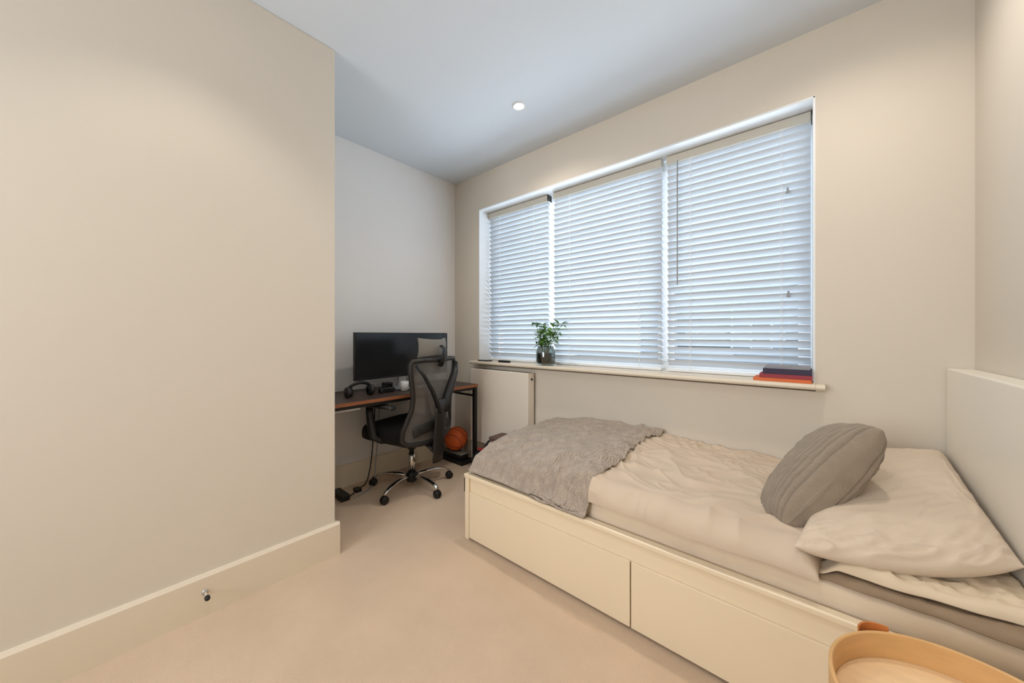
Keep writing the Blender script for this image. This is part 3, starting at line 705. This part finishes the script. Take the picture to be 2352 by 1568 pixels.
# ------------------------------------------------------------------ pillows
def cushion_mesh(P, top, bot, n=60, zmin=None, creases=None, pinch=.06, p=2.2, q=.5):
    """P(u,v)->mid surface point, normal from finite differences; u,v in -1..1"""
    b = nb(); A = []; Bm = []
    for i in range(n+1):
        ra = []; rb = []
        for j in range(n+1):
            # denser sampling towards the rim
            u = math.sin(PI/2*(2*i/n-1)); v = math.sin(PI/2*(2*j/n-1))
            uu = u*(1-pinch*(1-v*v)); vv = v*(1-pinch*(1-u*u))
            c = P(uu, vv)
            e = 1e-3
            nrm = (P(uu+e, vv)-P(uu-e, vv)).cross(P(uu, vv+e)-P(uu, vv-e)).normalized()
            t = (max(0, 1-abs(u)**p)**q)*(max(0, 1-abs(v)**p)**q)
            cr = creases(u, v) if creases else (0, 0)
            a_ = c + nrm*(top*t + cr[0]*min(1, t*3)); b_ = c - nrm*(bot*t + cr[1]*min(1, t*3))
            if zmin is not None:
                a_.z = max(a_.z, zmin+.002); b_.z = max(b_.z, zmin)
            ra.append(b.verts.new(a_)); rb.append(None if (i in (0, n) or j in (0, n)) else b.verts.new(b_))
        A.append(ra); Bm.append(rb)
    for i in range(n+1):
        for j in range(n+1):
            if Bm[i][j] is None: Bm[i][j] = A[i][j]
    for i in range(n):
        for j in range(n):
            b.faces.new((A[i][j], A[i+1][j], A[i+1][j+1], A[i][j+1]))
            q = (Bm[i][j], Bm[i][j+1], Bm[i+1][j+1], Bm[i+1][j])
            if len(set(q)) == 4:
                try: b.faces.new(q)
                except ValueError: pass
    return b
FL, FRr, BRr, BL = Vector((-.045, 1.365, .508)), Vector((.409, 1.530, .558)), Vector((.405, 2.245, .665)), Vector((.10, 2.235, .60))
def PP(u, v):
    s, t = (u+1)/2, (v+1)/2
    q = (FL*(1-s)+FRr*s)*(1-t) + (BL*(1-s)+BRr*s)*t
    k = max(0, 1-u*u)*max(0, 1-t)
    return q + Vector((0, -.035*k, -.028*k*(1-t)))
def pcr(u, v):
    edge = sstep(-.55, -1, v); edge2 = sstep(.6, 1, abs(u))
    return (.013*edge*ridge(u*.30, v*.4, 9, R(6), 5, 91, .08) + .008*edge2*ridge(u*.3, v*.5, 7, R(80), 3, 95) + .006*ridge(u*.3, v*.5, 5, R(20), 3, 97), 0)
tag(obj('pillow', cushion_mesh(PP, .066, .075, 100, .490, pcr, .03, 3.6, .5), M_pillow, smooth=True), 'large smooth beige pillow against the headboard', 'pillow')

# ribbed cushion leaning on the pillow
cc = Vector((.004, 1.690, .640))
Lx = Vector((.507, .437, .74)).normalized(); Nx = Vector((-.79, -.174, .54)); Nx = (Nx - Lx*Nx.dot(Lx)).normalized(); Wx = Nx.cross(Lx).normalized()
def CP(u, v):
    k = 1-.11*u*u*v*v
    return cc + Lx*(.245*v*k) + Wx*(.165*u*k*(.84+.18*v))
def ccr(u, v):
    w_ = abs(math.cos(u*PI*7.5 + .3*math.sin(v*3)+.10*noise.noise(Vector((u*3, v*4, 1)))))
    r = -.022*(1-min(1, w_*1.3))**1.2; r2 = .004*ridge(u*.25, v*.3, 5, R(80), 3, 61, .1)
    return (r+r2, r+r2)
tag(obj('cushion', cushion_mesh(CP, .105, .090, 130, .492, ccr, .05, 2.6, .5), M_rib, smooth=True), 'grey ribbed knitted cushion propped on edge against the pillow', 'cushion')

# ------------------------------------------------------------------ round tray table in the foreground
TC = Vector((.2225, .969)); TR = .199; TZ = .487
tt = thing('tray_table', 'round light wood tray table in front of the bed', 'side table', (TC.x, TC.y, 0))
b = nb(); lathe(b, [(TR-.007, TZ-.058), (TR, TZ-.058), (TR, TZ-.002), (TR-.002, TZ), (TR-.005, TZ), (TR-.007, TZ-.002), (TR-.007, TZ-.058)], (TC.x, TC.y, 0), 96); obj('rim', b, M_plyin, tt, smooth=False, label='bent plywood rim')
b = nb(); lathe(b, [(0, TZ-.064), (TR-.008, TZ-.064), (TR-.0075, TZ-.056), (0, TZ-.056)], (TC.x, TC.y, 0), 96); obj('tray_base', b, M_ply, tt)
for ang in (R(127), R(307)):
    b = nb(); A = []
    for k in range(13):
        a = ang + R(-9+18*k/12); rr = TR+.0015+.010*math.sin(PI*k/12)
        A.append((TC.x+rr*math.cos(a), TC.y+rr*math.sin(a)))
    z0, z1 = TZ-.022, TZ+.007
    V = [[b.verts.new((x, y, z)) for z in (z0, z1)] for x, y in A]
    V2 = [[b.verts.new((x+.004*math.cos(ang), y+.004*math.sin(ang), z)) for z in (z0, z1)] for x, y in A]
    for k in range(12):
        b.faces.new((V[k][0], V[k+1][0], V[k+1][1], V[k][1])); b.faces.new((V2[k][0], V2[k][1], V2[k+1][1], V2[k+1][0]))
        b.faces.new((V[k][1], V[k+1][1], V2[k+1][1], V2[k][1])); b.faces.new((V[k][0], V2[k][0], V2[k+1][0], V[k+1][0]))
    b.faces.new((V[0][0], V[0][1], V2[0][1], V2[0][0])); b.faces.new((V[12][0], V2[12][0], V2[12][1], V[12][1]))
    obj('handle', b, M_tan, tt, label='tan handle')
for k in range(4):
    a = R(25+90*k); b = nb(); p0 = (TC.x+.13*math.cos(a), TC.y+.13*math.sin(a), TZ-.064); p1 = (TC.x+.165*math.cos(a), TC.y+.165*math.sin(a), 0.0)
    tube(b, [p0, p1], [.013, .010], 14); obj('leg', b, M_ply, tt, smooth=True)

# ------------------------------------------------------------------ things on the window sill
SZ = .9165
pl = thing('potted_plant', 'leafy green plant in a dark glass jar on the window sill', 'plant', (-1.61, 2.285, SZ))
pc = Vector((-1.600, 2.262, SZ))
b = nb(); lathe(b, [(0, .0), (.058, .0), (.072, .008), (.076, .03), (.076, .105), (.068, .128), (.062, .140), (.062, .150), (.058, .150), (.058, .138), (.064, .126), (.072, .105), (.072, .03), (.066, .011), (0, .008)], pc, 40); obj('glass_jar', b, M_jar, pl, smooth=True)
b = nb(); lathe(b, [(0, .0085), (.064, .012), (.0705, .03), (.0705, .085), (.05, .094), (0, .090)], pc, 30); obj('gravel', b, M_soil, pl, smooth=True)
stems = []; b = nb()
for k in range(15):
    a = 2*PI*k/15+random.uniform(-.3, .3); r = random.uniform(.04, .16); h = random.uniform(.18, .33)
    if k in (2, 3, 10): h += .05
    p0 = pc+Vector((.02*math.cos(a), .02*math.sin(a), .09)); p2 = pc+Vector((r*math.cos(a)+.015, r*math.sin(a)*.6-.01, h)); p1 = (p0+p2)/2+Vector((-.01, 0, .03))
    pts = [p0*(1-t)**2+p1*2*t*(1-t)+p2*t*t for t in [i/8 for i in range(9)]]
    tube(b, pts, [.0028-.0012*i/8 for i in range(9)], 6); stems.append(pts)
obj('stem', b, M_stem, pl, smooth=True)
b = nb()
def leaf(b, p, d, ln, wd, droop):
    d = d.normalized(); s = d.cross(Vector((0, 0, 1))).normalized(); up = s.cross(d); mid = []; lf = []; rt = []
    for i in range(6):
        t = i/5; w_ = wd*math.sin(PI*min(.999, t**.8)); q = p+d*ln*t+Vector((0, 0, -droop*ln*t*t))
        mid.append(b.verts.new(q)); lf.append(b.verts.new(q+s*w_+up*w_*.35)); rt.append(b.verts.new(q-s*w_+up*w_*.35))
    for i in range(5):
        b.faces.new((mid[i], mid[i+1], lf[i+1], lf[i])); b.faces.new((rt[i], rt[i+1], mid[i+1], mid[i]))
for pts in stems:
    for t in (3, 4, 5, 6, 7, 8, 8):
        p = pts[t]; a = random.uniform(0, 2*PI)
        d = Vector((math.cos(a), math.sin(a)*.7, random.uniform(.1, .9)))
        if p.y > pc.y+.02: d.y = -abs(d.y)
        leaf(b, p, d, random.uniform(.055, .085), random.uniform(.014, .020), random.uniform(.1, .8))
obj('foliage', b, M_leaf, pl, smooth=True)

def book(label, x0, x1, y0, y1, z0, z1, m, rot=0):
    c = ((x0+x1)/2, (y0+y1)/2, z0)
    t = thing('book', label, 'book', c, 0, 'books stacked on the window sill'); w2, d2, hh = (x1-x0)/2, (y1-y0)/2, z1-z0
    Mr = Matrix.Rotation(rot, 4, 'Z'); b = nb()
    box(b, -w2, w2, -d2, d2, 0, .0025, Mr); box(b, -w2, w2, -d2, d2, hh-.0025, hh, Mr); box(b, -w2, w2, -d2, -d2+.003, .0025, hh-.0025, Mr)
    obj('cover', b, m, t, local=True)
    b = nb(); box(b, -w2+.004, w2-.004, -d2+.0032, d2-.005, .0026, hh-.0026, Mr); obj('pages', b, M_paper, t, local=True)
z = SZ
book('thin orange book at the bottom of the sill stack', -.238, -.004, 2.215, 2.345, z, z+.016, M_book['orange'], R(-1)); z += .0165
book('maroon and pink book second from the bottom of the sill stack', -.214, -.004, 2.218, 2.345, z, z+.020, M_book['maroon'], R(1)); z += .0205
book('thick dark purple book in the upper half of the sill stack', -.198, -.004, 2.220, 2.350, z, z+.026, M_book['navy'], R(0)); z += .0265
book('thin pale grey book on top of the sill stack', -.188, -.010, 2.235, 2.352, z, z+.016, M_book['grey'], R(-1))
ph = thing('phone', 'dark flat phone at the far left end of the window sill', 'phone', (-2.27, 2.25, SZ))
b = nb(); box(b, -2.335, -2.205, 2.225, 2.285, SZ+.0003, SZ+.009); obj('case', b, M_char, ph, bevel=.003)
b = nb(); box(b, -2.331, -2.209, 2.229, 2.281, SZ+.0092, SZ+.0098); obj('glass', b, M_screen, ph)
rc = thing('remote_control', 'small black remote control lying between phone and plant', 'remote control', (-2.02, 2.24, SZ))
b = nb(); box(b, -2.085, -1.965, 2.228, 2.262, SZ+.0003, SZ+.016); obj('body', b, M_black, rc, bevel=.004)
b = nb()
for i in range(6):
    for j in range(2): box(b, -2.07+i*.017, -2.06+i*.017, 2.236+j*.012, 2.243+j*.012, SZ+.016, SZ+.0175)
obj('buttons', b, M_char, rc)
